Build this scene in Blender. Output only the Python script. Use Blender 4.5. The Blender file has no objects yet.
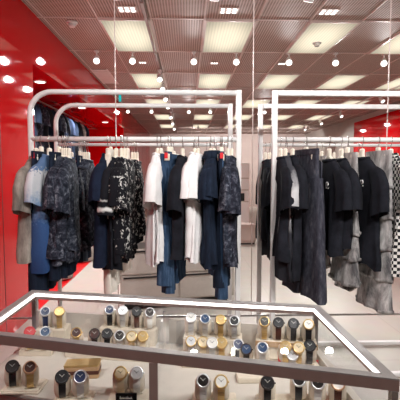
import bpy, math, random
from mathutils import Vector, Matrix
S = bpy.context.scene
COL = S.collection
PI = math.pi
rnd = random.Random(7)

# ------------------------------------------------------------------ camera
CAM = Vector((0.0, -3.07, 1.5))
YAW = math.atan(13 / 400)
PIT = math.atan(27 / 400)
Fv = Vector((math.sin(YAW) * math.cos(PIT), math.cos(YAW) * math.cos(PIT), -math.sin(PIT)))
Rv = Vector((math.cos(YAW), -math.sin(YAW), 0))
Uv = Rv.cross(Fv)
cd = bpy.data.cameras.new('camera')
cam = bpy.data.objects.new('camera', cd)
COL.objects.link(cam)
cd.sensor_width = 36.0
cd.lens = 36.0
cd.clip_start = 0.05
cam.matrix_world = Matrix(((Rv.x, Uv.x, -Fv.x, CAM.x), (Rv.y, Uv.y, -Fv.y, CAM.y), (Rv.z, Uv.z, -Fv.z, CAM.z), (0, 0, 0, 1)))
S.camera = cam


def ray(px, py):
    return Fv + Rv * ((px - 200) / 400) - Uv * ((py - 200) / 400)


def onZ(px, py, z):
    d = ray(px, py)
    return CAM + d * ((z - CAM.z) / d.z)


def onY(px, py, y):
    d = ray(px, py)
    return CAM + d * ((y - CAM.y) / d.y)


# ------------------------------------------------------------------ materials
def new_mat(name):
    m = bpy.data.materials.new(name)
    m.use_nodes = True
    nt = m.node_tree
    b = nt.nodes['Principled BSDF']
    return m, nt, b


def lin(c):
    return tuple((x / 12.92 if x <= .04045 else ((x + .055) / 1.055) ** 2.4) for x in [v / 255 for v in c]) + (1,)


def plain(name, c, rough=.6, metal=0.0, noise=0.08, scale=30, bump=0.0, coat=0.0, spec=.5):
    m, nt, b = new_mat(name)
    tc = nt.nodes.new('ShaderNodeTexCoord')
    n = nt.nodes.new('ShaderNodeTexNoise')
    n.inputs['Scale'].default_value = scale
    n.inputs['Detail'].default_value = 4
    nt.links.new(tc.outputs['Object'], n.inputs['Vector'])
    r = nt.nodes.new('ShaderNodeValToRGB')
    l = lin(c)
    r.color_ramp.elements[0].position = .3
    r.color_ramp.elements[1].position = .7
    r.color_ramp.elements[0].color = tuple(x * (1 - noise) for x in l[:3]) + (1,)
    r.color_ramp.elements[1].color = tuple(min(1, x * (1 + noise)) for x in l[:3]) + (1,)
    nt.links.new(n.outputs['Fac'], r.inputs['Fac'])
    nt.links.new(r.outputs['Color'], b.inputs['Base Color'])
    b.inputs['Roughness'].default_value = rough
    b.inputs['Metallic'].default_value = metal
    b.inputs['Specular IOR Level'].default_value = spec
    b.inputs['Coat Weight'].default_value = coat
    if bump:
        bp = nt.nodes.new('ShaderNodeBump')
        bp.inputs['Strength'].default_value = bump
        bp.inputs['Distance'].default_value = .01
        nt.links.new(n.outputs['Fac'], bp.inputs['Height'])
        nt.links.new(bp.outputs['Normal'], b.inputs['Normal'])
    return m


def patterned(name, stops, scale=12, detail=6, stretch=(1, 1, 1), rough=.92, distortion=0.0, kind='noise', bump=.15):
    m, nt, b = new_mat(name)
    tc = nt.nodes.new('ShaderNodeTexCoord')
    mp = nt.nodes.new('ShaderNodeMapping')
    mp.inputs['Scale'].default_value = stretch
    nt.links.new(tc.outputs['Object'], mp.inputs['Vector'])
    if kind == 'noise':
        n = nt.nodes.new('ShaderNodeTexNoise')
        n.inputs['Scale'].default_value = scale
        n.inputs['Detail'].default_value = detail
        n.inputs['Roughness'].default_value = .65
        n.inputs['Distortion'].default_value = distortion
    elif kind == 'wave':
        n = nt.nodes.new('ShaderNodeTexWave')
        n.bands_direction = 'Z'
        n.inputs['Scale'].default_value = scale
        n.inputs['Distortion'].default_value = distortion
        n.inputs['Detail'].default_value = detail
    else:
        n = nt.nodes.new('ShaderNodeTexChecker')
        n.inputs['Scale'].default_value = scale
        n.inputs['Color1'].default_value = (0, 0, 0, 1)
        n.inputs['Color2'].default_value = (1, 1, 1, 1)
    nt.links.new(mp.outputs['Vector'], n.inputs['Vector'])
    r = nt.nodes.new('ShaderNodeValToRGB')
    els = r.color_ramp.elements
    while len(els) < len(stops):
        els.new(.5)
    for e, (p, c) in zip(els, stops):
        e.position = p
        e.color = lin(c)
    nt.links.new(n.outputs['Fac'], r.inputs['Fac'])
    nt.links.new(r.outputs['Color'], b.inputs['Base Color'])
    b.inputs['Roughness'].default_value = rough
    b.inputs['Specular IOR Level'].default_value = .2
    if bump:
        bp = nt.nodes.new('ShaderNodeBump')
        bp.inputs['Strength'].default_value = bump
        bp.inputs['Distance'].default_value = .008
        nt.links.new(n.outputs['Fac'], bp.inputs['Height'])
        nt.links.new(bp.outputs['Normal'], b.inputs['Normal'])
    return m


def zgrad(name, stops, nscale=30, namp=.12, z0=-.75, z1=0.0):
    """colour that is dyed along the height of the garment, broken up by noise"""
    m, nt, b = new_mat(name)
    tc = nt.nodes.new('ShaderNodeTexCoord')
    sp = nt.nodes.new('ShaderNodeSeparateXYZ')
    nt.links.new(tc.outputs['Object'], sp.inputs['Vector'])
    mr = nt.nodes.new('ShaderNodeMapRange')
    mr.inputs['From Min'].default_value = z0
    mr.inputs['From Max'].default_value = z1
    nt.links.new(sp.outputs['Z'], mr.inputs['Value'])
    n = nt.nodes.new('ShaderNodeTexNoise')
    n.inputs['Scale'].default_value = nscale
    n.inputs['Detail'].default_value = 6
    nt.links.new(tc.outputs['Object'], n.inputs['Vector'])
    ma = nt.nodes.new('ShaderNodeMath')
    ma.operation = 'MULTIPLY_ADD'
    ma.inputs[1].default_value = namp * 2
    nt.links.new(n.outputs['Fac'], ma.inputs[0])
    nt.links.new(mr.outputs['Result'], ma.inputs[2])
    r = nt.nodes.new('ShaderNodeValToRGB')
    els = r.color_ramp.elements
    while len(els) < len(stops):
        els.new(.5)
    for e, (p, c) in zip(els, stops):
        e.position = p
        e.color = lin(c)
    nt.links.new(ma.outputs[0], r.inputs['Fac'])
    nt.links.new(r.outputs['Color'], b.inputs['Base Color'])
    b.inputs['Roughness'].default_value = .92
    b.inputs['Specular IOR Level'].default_value = .2
    return m


def emit(name, c, strength):
    m, nt, b = new_mat(name)
    nt.nodes.remove(b)
    e = nt.nodes.new('ShaderNodeEmission')
    e.inputs['Color'].default_value = lin(c)
    e.inputs['Strength'].default_value = strength
    nt.links.new(e.outputs[0], nt.nodes['Material Output'].inputs['Surface'])
    return m


def mesh_light(name, c, lo, hi):
    """glowing panel behind a fine perforated sheet"""
    m, nt, b = new_mat(name)
    nt.nodes.remove(b)
    e = nt.nodes.new('ShaderNodeEmission')
    e.inputs['Color'].default_value = lin(c)
    tc = nt.nodes.new('ShaderNodeTexCoord')
    w = nt.nodes.new('ShaderNodeTexVoronoi')
    w.inputs['Scale'].default_value = 28
    w.inputs['Randomness'].default_value = 0.0
    nt.links.new(tc.outputs['Object'], w.inputs['Vector'])
    mr = nt.nodes.new('ShaderNodeMapRange')
    mr.inputs['From Min'].default_value = .2
    mr.inputs['From Max'].default_value = .75
    mr.inputs['To Min'].default_value = 1.0
    mr.inputs['To Max'].default_value = .7
    nt.links.new(w.outputs['Distance'], mr.inputs['Value'])
    mp = nt.nodes.new('ShaderNodeMapping')      # the tubes behind the sheet are brightest along the middle
    mp.inputs['Scale'].default_value = (1 / .36, 1 / .72, 1)
    nt.links.new(tc.outputs['Object'], mp.inputs['Vector'])
    ln = nt.nodes.new('ShaderNodeVectorMath')
    ln.operation = 'LENGTH'
    nt.links.new(mp.outputs['Vector'], ln.inputs[0])
    m2 = nt.nodes.new('ShaderNodeMapRange')
    m2.interpolation_type = 'SMOOTHSTEP'
    m2.inputs['From Min'].default_value = .25
    m2.inputs['From Max'].default_value = 1.15
    m2.inputs['To Min'].default_value = hi
    m2.inputs['To Max'].default_value = lo
    nt.links.new(ln.outputs['Value'], m2.inputs['Value'])
    pr = nt.nodes.new('ShaderNodeMath')
    pr.operation = 'MULTIPLY'
    nt.links.new(mr.outputs['Result'], pr.inputs[0])
    nt.links.new(m2.outputs['Result'], pr.inputs[1])
    nt.links.new(pr.outputs[0], e.inputs['Strength'])
    nt.links.new(e.outputs[0], nt.nodes['Material Output'].inputs['Surface'])
    return m


def clear(name, tint=(1, 1, 1), refl=1.0, ior=1.45):
    m, nt, b = new_mat(name)
    nt.nodes.remove(b)
    t = nt.nodes.new('ShaderNodeBsdfTransparent')
    t.inputs['Color'].default_value = tuple(tint) + (1,)
    g = nt.nodes.new('ShaderNodeBsdfGlossy')
    g.inputs['Roughness'].default_value = .02
    g.inputs['Color'].default_value = (refl, refl, refl, 1)
    fr = nt.nodes.new('ShaderNodeFresnel')
    fr.inputs['IOR'].default_value = ior
    ge = nt.nodes.new('ShaderNodeNewGeometry')
    sb = nt.nodes.new('ShaderNodeMath')
    sb.operation = 'SUBTRACT'
    sb.inputs[0].default_value = 1.0
    nt.links.new(ge.outputs['Backfacing'], sb.inputs[1])
    ml = nt.nodes.new('ShaderNodeMath')
    ml.operation = 'MULTIPLY'
    nt.links.new(fr.outputs[0], ml.inputs[0])
    nt.links.new(sb.outputs[0], ml.inputs[1])
    mx = nt.nodes.new('ShaderNodeMixShader')
    nt.links.new(ml.outputs[0], mx.inputs[0])
    nt.links.new(t.outputs[0], mx.inputs[1])
    nt.links.new(g.outputs[0], mx.inputs[2])
    nt.links.new(mx.outputs[0], nt.nodes['Material Output'].inputs['Surface'])
    return m


def ceiling_mat():
    m, nt, b = new_mat('perforated_ceiling_sheet')
    tc = nt.nodes.new('ShaderNodeTexCoord')
    v = nt.nodes.new('ShaderNodeTexVoronoi')
    v.inputs['Scale'].default_value = 34
    v.inputs['Randomness'].default_value = 0.0
    nt.links.new(tc.outputs['Object'], v.inputs['Vector'])
    r = nt.nodes.new('ShaderNodeValToRGB')
    r.color_ramp.elements[0].position = .28
    r.color_ramp.elements[0].color = lin((108, 88, 82))
    r.color_ramp.elements[1].position = .45
    r.color_ramp.elements[1].color = lin((198, 176, 167))
    nt.links.new(v.outputs['Distance'], r.inputs['Fac'])
    nt.links.new(r.outputs['Color'], b.inputs['Base Color'])
    b.inputs['Roughness'].default_value = .6
    b.inputs['Specular IOR Level'].default_value = .15
    return m


def floor_mat():
    m, nt, b = new_mat('beige_floor_tiles')
    tc = nt.nodes.new('ShaderNodeTexCoord')
    br = nt.nodes.new('ShaderNodeTexBrick')
    br.offset = 0.0
    br.inputs['Scale'].default_value = 1.0
    br.inputs['Brick Width'].default_value = 1.0
    br.inputs['Row Height'].default_value = 1.0
    br.inputs['Mortar Size'].default_value = .004
    br.inputs['Color1'].default_value = lin((184, 177, 168))
    br.inputs['Color2'].default_value = lin((179, 172, 163))
    br.inputs['Mortar'].default_value = lin((168, 160, 152))
    nt.links.new(tc.outputs['Object'], br.inputs['Vector'])
    n = nt.nodes.new('ShaderNodeTexNoise')
    n.inputs['Scale'].default_value = 6
    n.inputs['Detail'].default_value = 6
    nt.links.new(tc.outputs['Object'], n.inputs['Vector'])
    mx = nt.nodes.new('ShaderNodeMix')
    mx.data_type = 'RGBA'
    mx.blend_type = 'MULTIPLY'
    mx.inputs['Factor'].default_value = .18
    nt.links.new(br.outputs['Color'], mx.inputs['A'])
    nt.links.new(n.outputs['Color'], mx.inputs['B'])
    nt.links.new(mx.outputs['Result'], b.inputs['Base Color'])
    b.inputs['Roughness'].default_value = .3
    b.inputs['Specular IOR Level'].default_value = .4
    return m


M = {}
M['red'] = plain('glossy_red_panel', (198, 7, 17), rough=.045, noise=.03, scale=2, spec=.2)
M['redfloor'] = plain('glossy_red_floor', (196, 14, 20), rough=.3, noise=.04, scale=3)
M['joint'] = plain('panel_joint', (84, 10, 14), rough=.5)
M['floor'] = floor_mat()
M['ceil'] = ceiling_mat()
M['grid'] = plain('ceiling_grid_metal', (206, 186, 180), rough=.4, noise=.02)
M['mauve'] = plain('mauve_grey_wall', (176, 156, 148), rough=.6, noise=.05, scale=3)
M['pale'] = plain('pale_grey_wall', (190, 180, 172), rough=.6, noise=.06, scale=4)
M['white'] = plain('white_powder_coat', (228, 225, 224), rough=.32, noise=.02)
M['chrome'] = plain('brushed_chrome', (200, 198, 196), rough=.25, metal=1.0, noise=.04)
M['steel'] = plain('satin_steel', (176, 172, 170), rough=.32, metal=.9, noise=.05)
M['trimgrey'] = plain('satin_grey_trim', (150, 146, 144), rough=.5, metal=.4, noise=.05)
M['taupe'] = plain('taupe_metal_frame', (150, 128, 122), rough=.38, metal=.3, noise=.04)
M['drawer'] = plain('grey_drawer_laminate', (198, 190, 182), rough=.5, noise=.03)
M['dark'] = plain('dark_recess', (38, 34, 34), rough=.7)
M['cream'] = plain('cream_leatherette', (226, 214, 196), rough=.6, noise=.05, scale=60, bump=.1)
M['creamwood'] = plain('cream_painted_wood', (238, 228, 212), rough=.5, noise=.04)
M['wood'] = plain('light_wood_edge', (196, 160, 122), rough=.5, noise=.12, scale=20)
M['pad'] = plain('pale_display_floor', (208, 200, 190), rough=.6, noise=.04, scale=20)
M['glass'] = clear('clear_glass', (.985, .99, .99), ior=1.2)
M['acrylic'] = clear('clear_acrylic', (.93, .94, .95), ior=1.6)
M['led'] = emit('led_strip', (255, 252, 250), 3.6)
M['lamp'] = emit('spot_lens', (255, 252, 246), 3.0)
M['panel'] = mesh_light('ceiling_light_diffuser', (255, 240, 212), .40, .98)
M['quad'] = emit('small_downlight', (255, 250, 244), 2.2)
M['teal'] = emit('teal_sign_face', (20, 190, 190), .8)
M['tagred'] = plain('red_card', (214, 26, 34), rough=.5)
M['cyan'] = plain('cyan_card', (40, 176, 214), rough=.5)
M['blackcard'] = plain('black_gloss_card', (18, 18, 20), rough=.25)
M['stool'] = plain('grey_felt', (142, 132, 126), rough=.9, noise=.1, scale=60)
# fabrics
M['black'] = patterned('black_cotton', [(.35, (17, 18, 24)), (.7, (34, 35, 43))], 10, 5)
M['navy'] = patterned('navy_cotton', [(.35, (18, 25, 42)), (.7, (28, 38, 60))], 14, 6)
M['blackdenim'] = patterned('washed_black_denim', [(.3, (30, 31, 40)), (.55, (62, 62, 72)), (.75, (98, 96, 102))], 40, 8, (1, 1, .3))
M['jean'] = patterned('blue_denim', [(.3, (28, 42, 62)), (.55, (54, 76, 104)), (.8, (106, 126, 150))], 34, 8, (1, 1, .18))
M['darkjean'] = patterned('dark_blue_denim', [(.3, (14, 20, 33)), (.6, (27, 37, 54)), (.85, (62, 74, 96))], 34, 8, (1, 1, .18))
M['whitecloth'] = patterned('white_cotton', [(.3, (226, 222, 222)), (.7, (244, 240, 240))], 10, 5)
M['creamcloth'] = patterned('off_white_twill', [(.3, (224, 214, 202)), (.7, (240, 232, 222))], 16, 5)
M['beige'] = patterned('washed_beige_grey', [(.3, (84, 78, 74)), (.5, (142, 134, 126)), (.75, (178, 170, 160))], 16, 6, (1, 1, .3))
M['tiedye'] = patterned('charcoal_tie_dye', [(.36, (20, 22, 32)), (.5, (44, 48, 60)), (.6, (84, 88, 100)), (.72, (150, 152, 160))], 30, 8, distortion=.5)
M['tiedye_dark'] = patterned('dark_tie_dye', [(.36, (18, 19, 28)), (.52, (40, 42, 54)), (.66, (100, 102, 114))], 22, 8, distortion=.6)
M['ombre'] = zgrad('blue_white_dip_dye', [(.0, (40, 66, 112)), (.52, (58, 88, 136)), (.68, (120, 148, 184)), (.82, (196, 200, 206)), (.98, (206, 206, 210)), (1.12 if False else 1.0, (92, 118, 156))], 60, .12)
M['print'] = patterned('fine_black_white_print', [(.55, (20, 20, 26)), (.62, (206, 204, 200))], 44, 3, (1, 1, .8), distortion=.5)
M['print2'] = patterned('sparse_white_print', [(.6, (20, 20, 26)), (.66, (206, 204, 200))], 34, 3, (1, 1, .8), distortion=.5)
M['zebra'] = patterned('white_on_black_print', [(.60, (20, 20, 26)), (.66, (222, 220, 216))], 9, 4, (1, 1, .8), distortion=9, kind='wave')
M['speckle'] = patterned('black_white_fleck', [(.44, (24, 24, 30)), (.5, (120, 118, 118)), (.56, (224, 222, 218))], 55, 3, (1, 1, .6))
M['acid'] = patterned('grey_acid_wash', [(.34, (84, 82, 84)), (.5, (158, 154, 153)), (.66, (214, 210, 208))], 14, 8, (1, 1, .4), distortion=.4)
M['acidpale'] = zgrad('pale_grey_bleach', [(.0, (34, 34, 40)), (.42, (44, 44, 50)), (.62, (150, 148, 150)), (.85, (198, 196, 198)), (1.0, (60, 60, 66))], 14, .14)
M['check'] = patterned('black_white_check', [(.49, (26, 26, 30)), (.51, (216, 212, 208))], 46, 0, kind='check', bump=0)
M['striped_sleeve'] = zgrad('black_with_white_brush_stripes', [(.0, (20, 20, 26)), (.10, (20, 20, 26)), (.13, (216, 214, 212)), (.20, (216, 214, 212)), (.23, (22, 22, 28)), (.30, (22, 22, 28)), (.33, (216, 214, 212)), (.37, (216, 214, 212)), (.40, (22, 22, 28)), (.47, (22, 22, 28)), (.50, (190, 188, 186)), (.53, (22, 22, 28)), (1.0, (24, 24, 30))], 22, .05, -.44, -.06)


# ------------------------------------------------------------------ mesh helpers
class MB:
    def __init__(s):
        s.v, s.f, s.sm = [], [], []

    def add(s, vs, fs, smooth=False):
        o = len(s.v)
        s.v += [tuple(p) for p in vs]
        s.f += [tuple(i + o for i in f) for f in fs]
        s.sm += [smooth] * len(fs)
        return s

    def box(s, lo, hi, bev=0.0, mtx=None):
        x0, y0, z0 = lo
        x1, y1, z1 = hi
        b = min(bev, (x1 - x0) / 2.01, (y1 - y0) / 2.01, (z1 - z0) / 2.01)
        if b <= 0:
            vs = [(x0, y0, z0), (x1, y0, z0), (x1, y1, z0), (x0, y1, z0), (x0, y0, z1), (x1, y0, z1), (x1, y1, z1), (x0, y1, z1)]
            fs = [(0, 3, 2, 1), (4, 5, 6, 7), (0, 1, 5, 4), (1, 2, 6, 5), (2, 3, 7, 6), (3, 0, 4, 7)]
        else:
            def ring(z, i):
                return [(x0 + i + b, y0 + i, z), (x1 - i - b, y0 + i, z), (x1 - i, y0 + i + b, z), (x1 - i, y1 - i - b, z),
                        (x1 - i - b, y1 - i, z), (x0 + i + b, y1 - i, z), (x0 + i, y1 - i - b, z), (x0 + i, y0 + i + b, z)]
            bb = b * .999
            rings = [ring(z0, bb / 2), ring(z0 + b, 0), ring(z1 - b, 0), ring(z1, bb / 2)]
            vs = sum(rings, [])
            fs = [tuple(range(7, -1, -1)), tuple(range(24, 32))]
            for k in range(3):
                for i in range(8):
                    j = (i + 1) % 8
                    fs.append((k * 8 + i, k * 8 + j, k * 8 + 8 + j, k * 8 + 8 + i))
        if mtx is not None:
            vs = [mtx @ Vector(p) for p in vs]
        return s.add(vs, fs)

    def prism(s, quad, z0, z1):
        n = len(quad)
        vs = [(x, y, z0) for x, y in quad] + [(x, y, z1) for x, y in quad]
        fs = [tuple(range(n - 1, -1, -1)), tuple(range(n, 2 * n))] + [(i, (i + 1) % n, n + (i + 1) % n, n + i) for i in range(n)]
        return s.add(vs, fs)

    def tube(s, pts, r, n=12, caps=True):
        pts = [Vector(p) for p in pts]
        rs = r if isinstance(r, (list, tuple)) else [r] * len(pts)
        rings = []
        up = None
        for i, p in enumerate(pts):
            d = (pts[min(i + 1, len(pts) - 1)] - pts[max(i - 1, 0)]).normalized()
            if up is None:
                up = Vector((0, 0, 1)) if abs(d.z) < .9 else Vector((0, 1, 0))
            a = d.cross(up).normalized()
            up = a.cross(d).normalized()
            rings.append([p + (a * math.cos(2 * PI * k / n) + up * math.sin(2 * PI * k / n)) * rs[i] for k in range(n)])
        return s.loft(rings, caps)

    def loft(s, rings, caps=True, smooth=True):
        n = len(rings[0])
        vs = sum([list(r) for r in rings], [])
        fs = []
        for k in range(len(rings) - 1):
            for i in range(n):
                j = (i + 1) % n
                fs.append((k * n + i, k * n + j, k * n + n + j, k * n + n + i))
        s.add(vs, fs, smooth)
        if caps:
            o = len(s.v) - len(vs)
            s.f += [tuple(o + i for i in range(n - 1, -1, -1)), tuple(o + (len(rings) - 1) * n + i for i in range(n))]
            s.sm += [False, False]
        return s

    def cyl(s, p0, p1, r0, r1=None, n=16):
        return s.tube([p0, p1], [r0, r0 if r1 is None else r1], n)

    def mesh(s, name):
        me = bpy.data.meshes.new(name)
        me.from_pydata(s.v, [], s.f)
        me.polygons.foreach_set('use_smooth', s.sm)
        me.update()
        return me

    def build(s, name, mat, parent=None):
        me = s.mesh(name)
        me.materials.append(mat)
        o = bpy.data.objects.new(name, me)
        COL.objects.link(o)
        if parent is not None:
            o.parent = parent
        return o


def link_mesh(name, me, parent=None):
    o = bpy.data.objects.new(name, me)
    COL.objects.link(o)
    if parent is not None:
        o.parent = parent
    return o


def tag(o, label=None, cat=None, group=None, kind=None):
    if label:
        o['label'] = label
    if cat:
        o['category'] = cat
    if group:
        o['group'] = group
    if kind:
        o['kind'] = kind
    return o


def thing(name, label, cat, loc=(0, 0, 0), rz=0.0, group=None):
    o = bpy.data.objects.new(name, None)
    o.empty_display_size = .05
    COL.objects.link(o)
    o.location = loc
    o.rotation_euler = (0, 0, rz)
    return tag(o, label, cat, group)


def copy_tree(o, parent=None):
    c = o.copy()
    COL.objects.link(c)
    c.parent = parent
    for ch in list(o.children):
        copy_tree(ch, c)
    return c


def struct(name, mb, mat, label=None, cat=None):
    o = mb.build(name, mat)
    return tag(o, label, cat, kind='structure')


ORD = ['first', 'second', 'third', 'fourth', 'fifth', 'sixth', 'seventh', 'eighth', 'ninth', 'tenth']

# ------------------------------------------------------------------ room shell
XL, XR, XA, YB, YF, ZC = -1.63, 5.2, -2.6, -4.4, 14.6, 3.2
AY0, AY1, AZ = 1.30, 7.4, 2.65          # recess in the red wall
struct('floor', MB().box((XL, YB, -.1), (XR, YF, 0)), M['floor'], 'pale beige tiled shop floor', 'floor')
struct('ceiling', MB().box((XA - .2, YB, ZC + .004), (XR + .3, YF, ZC + .15)), M['ceil'], 'mauve perforated metal ceiling with thin grid lines', 'ceiling')
struct('wall_left', MB().box((XA - .12, YB, -.1), (XL, AY0, ZC)).box((XA - .12, AY1, -.1), (XL, YF, ZC)).box((XA - .12, AY0, AZ), (XL, AY1, ZC))
       .box((XA - .12, AY0, -.1), (XA, AY1, AZ)), M['red'], 'glossy red side wall with a deep clothing recess', 'wall')
struct('floor_alcove', MB().box((XA, AY0, -.1), (XL, AY1, .004)), M['redfloor'], 'red floor of the recess in the red wall', 'floor')
jt = MB()
for y in (-2.6, -1.05, .51, ):
    jt.box((XL, y - .004, 0), (XL + .002, y + .004, ZC))
for y in (8.6, 10.2, 11.8, 13.2):
    jt.box((XL, y - .006, 0), (XL + .002, y + .006, ZC))
for y in (2.4, 3.6, 4.8, 6.0):
    jt.box((XA, y - .006, 0), (XA + .002, y + .006, 1.3))
struct('trim_joints', jt, M['joint'], 'thin vertical joints of the red wall panels', 'trim')
struct('wall_far', MB().box((XL, YF, -.1), (XR, YF + .1, ZC)), M['mauve'], 'mauve grey wall at the far end of the shop', 'wall')
struct('wall_near', MB().box((XL, YB - .1, -.1), (XR, YB, ZC)), M['pale'], 'pale wall behind the viewer', 'wall')
struct('wall_right', MB().box((XR, YB, -.1), (XR + .3, YF, ZC)), M['pale'], 'pale grey wall along the right side', 'wall')
struct('wall_red_panel', MB().box((XR - .06, 5.2, 0), (XR - .001, 9.2, 3.04)), M['red'], 'bright red wall section far on the right', 'wall')
# ceiling grid
GX0, GXW, GY0, GYW = -.98, .59, 1.48, 1.19
g = MB()
k = -1
x = GX0 - GXW
while x < XR:
    g.box((x - .007, YB, ZC - .006), (x + .007, YF, ZC + .006))
    x += GXW
y = GY0 - 5 * GYW
while y < YF:
    if y > YB:
        g.box((XL, y - .008, ZC - .006), (XR, y + .008, ZC + .006))
    y += GYW
struct('trim_ceiling_grid', g, M['grid'], 'thin pale grid lines across the ceiling', 'trim')
# joints of the mirror wall; the racks beyond are its reflection, built solid
for i, sx in enumerate((-.535, .503, 1.545)):
    tag(MB().box((sx - .003, -.003, .386), (sx + .003, .003, ZC)).build('trim_%d' % (i + 1), M['grid']),
        ('slim vertical metal joint left of the middle of the left rack', 'slim vertical metal joint in the gap between the two racks',
         'slim vertical metal joint at the right end of the right rack')[i], 'trim', kind='structure')
tag(MB().box((XL, -.006, .372), (3.4, .006, .386)).build('trim_4', M['steel']), 'thin level metal rail near the floor behind the racks', 'trim', kind='structure')

# ------------------------------------------------------------------ ceiling lights
pf = MB()
pw, ph = GXW - .014, GYW - .016
pf.box((-pw / 2, -ph / 2, -.012), (-pw / 2 + .02, ph / 2, 0)).box((pw / 2 - .02, -ph / 2, -.012), (pw / 2, ph / 2, 0))
pf.box((-pw / 2 + .02, -ph / 2, -.012), (pw / 2 - .02, -ph / 2 + .02, 0)).box((-pw / 2 + .02, ph / 2 - .02, -.012), (pw / 2 - .02, ph / 2, 0))
frame_me = pf.mesh('frame')
frame_me.materials.append(M['grid'])
diff_me = MB().box((-pw / 2 + .02, -ph / 2 + .02, -.006), (pw / 2 - .02, ph / 2 - .02, 0)).mesh('diffuser')
diff_me.materials.append(M['panel'])
ROWN = ['nearest', 'second', 'third', 'fourth', 'fifth']
for r in range(-1, 5):
    yc = GY0 + (r * 2 + .5) * GYW if r >= 0 else -(GY0 + .5 * GYW)
    for c in range(0, 5):
        xc = GX0 + (2 * c + .5) * GXW
        vis = (xc / (yc - CAM.y)) if yc > CAM.y + .5 else 9
        if r >= 0 and vis > .58:
            continue
        if r < 0 and c > 2:
            continue
        lab = 'glowing mesh ceiling panel, %s row from the viewer, %s from the left' % (ROWN[r], ORD[c]) if r >= 0 else \
            'glowing mesh ceiling panel above the watch case, %s from the left' % ORD[c]
        t = thing('ceiling_light', lab, 'ceiling light', (xc, yc, ZC - .006), 0, 'lit mesh ceiling panels')
        link_mesh('frame', frame_me, t)
        link_mesh('diffuser', diff_me, t)

# recessed clusters of small square lights
qh = MB().box((-.1, -.075, -.006), (.1, .075, 0), .003).mesh('housing')
qh.materials.append(M['grid'])
ql = MB().box((-.019, -.024, -.009), (.019, .024, -.002), .003).mesh('lens')
ql.materials.append(M['quad'])
for i, (qx, qy) in enumerate(((-.62, 1.24), (.44, 1.24), (1.50, 1.24), (-.68, 3.25), (.43, 3.25), (1.48, 3.25))):
    t = thing('recessed_light', 'recessed cluster of small square ceiling lights, %s in the %s row' % (('left', 'middle', 'right')[i % 3], ('front', 'back')[i // 3]),
              'ceiling light', (qx, qy, ZC + .003), 0, 'recessed light clusters')
    if i > 2:
        t.scale = (.6, .6, 1)
    link_mesh('housing', qh, t)
    for a in range(3):
        for b in range(2):
            o = link_mesh('lens', ql, t)
            o.location = (-.062 + .062 * a, -.036 + .072 * b, 0)

# spotlights
sp_mount = MB().box((-.03, -.03, .10), (.03, .03, .125), .004).cyl((0, 0, .05), (0, 0, .11), .012, n=8).mesh('mount')
sp_mount.materials.append(M['white'])
sp_head = MB().cyl((0, .07, 0), (0, -.055, 0), .036, .046, 16).mesh('lamp_head')
sp_head.materials.append(M['white'])
sp_lens = MB().cyl((0, -.055, 0), (0, -.058, 0), .041, n=16).mesh('lens')
sp_lens.materials.append(M['lamp'])


def spot(x, y, z, aim, label, watts, group, cone=115):
    t = thing('spotlight', label, 'spotlight', (x, y, z), 0, group)
    d = Vector(aim) - Vector((x, y, z))
    az = math.atan2(d.x, -d.y)
    tilt = math.atan2(-d.z, math.hypot(d.x, d.y))
    link_mesh('mount', sp_mount, t)
    h = link_mesh('lamp_head', sp_head, t)
    h.rotation_euler = (tilt, 0, az)
    link_mesh('lens', sp_lens, h)
    if watts:
        ld = bpy.data.lights.new('spot_lamp', 'SPOT')
        ld.energy = watts
        ld.spot_size = math.radians(cone)
        ld.spot_blend = .9
        ld.shadow_soft_size = .05
        ld.color = (1, .995, .98)
        lo = bpy.data.objects.new('spot_lamp', ld)
        COL.objects.link(lo)
        dn = d.normalized()
        lo.location = Vector((x, y, z)) + dn * .075
        lo.rotation_euler = dn.to_track_quat('-Z', 'Y').to_euler()
    return t


SX = [-1.26, -.76, .10, .70, 1.45, 2.12, 2.82]
for i, sx in enumerate(SX):
    spot(sx, 2.69, 3.085, (sx * .6, -.2, .9), 'white spotlight in the nearest bright row, %s from the left' % ORD[i], 8 if i == 0 else 30 if i == 1 else 66, 'spotlights of the nearest row')
for i, sx in enumerate(SX):
    if i in (0, 1, 3, 4, 5):
        spot(sx, -2.69, 3.085, (sx * .75, -.1, 1.05), 'white spotlight overhead in front of the racks, %s from the left' % ORD[(0, 1, 1, 2, 3, 4)[i]], 12 if i == 0 else 70 if i == 1 else 106, 'spotlights over the watch case')
for i, sx in enumerate((-.6, .25, 1.1)):  # unseen lamps, added to brighten the drawer fronts of the reflected counter
    spot(sx, .58, 3.085, (sx * .7, 1.9, .45), 'added unseen spotlight over the reflected counter, %s from the left' % ORD[i], 75, 'added spotlights over the reflected counter', 100)
for i, (sx, sy) in enumerate(((-1.5, 7.3), (-.9, 7.3), (.05, 7.3), (.6, 7.3), (2.0, 7.3))):
    spot(sx, sy, 3.085, (sx * .8, sy - 3, .6), 'small spotlight in the distant crosswise row, %s from the left' % ORD[i], 12 if i == 0 else 90, 'spotlights of the distant row')
for i, sx in enumerate((.4, 1.7, 3.0, 4.3)):  # extra lamps added to lift the dark far wall
    spot(sx, 11.2, 3.085, (sx, 14.6, 1.6), 'small added spotlight brightening the far wall, %s from the left' % ORD[i], 170, 'added spotlights near the far wall')
tr = MB().box((-.017, 1.0, 3.165), (.017, 13.4, 3.194))
t = thing('track_rail', 'long lamp track running away on the ceiling left of middle', 'track', (-.44, 0, 0))
tr.build('rail', M['taupe'], t)
for i, sy in enumerate((3.55, 4.3, 5.3, 6.3, 8.0, 9.4, 10.9)):
    spot(-.44, sy, 3.04, (-.1, sy - 2.4, .6), 'white spotlight on the left of middle ceiling track, %s from the viewer' % ORD[i], 46, 'spotlights on the middle track')
t = thing('track_rail', 'long lamp track running away on the ceiling far right', 'track', (4.1, 0, 0))
MB().box((-.017, 3.0, 3.165), (.017, 13.4, 3.194)).build('rail', M['white'], t)
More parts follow.
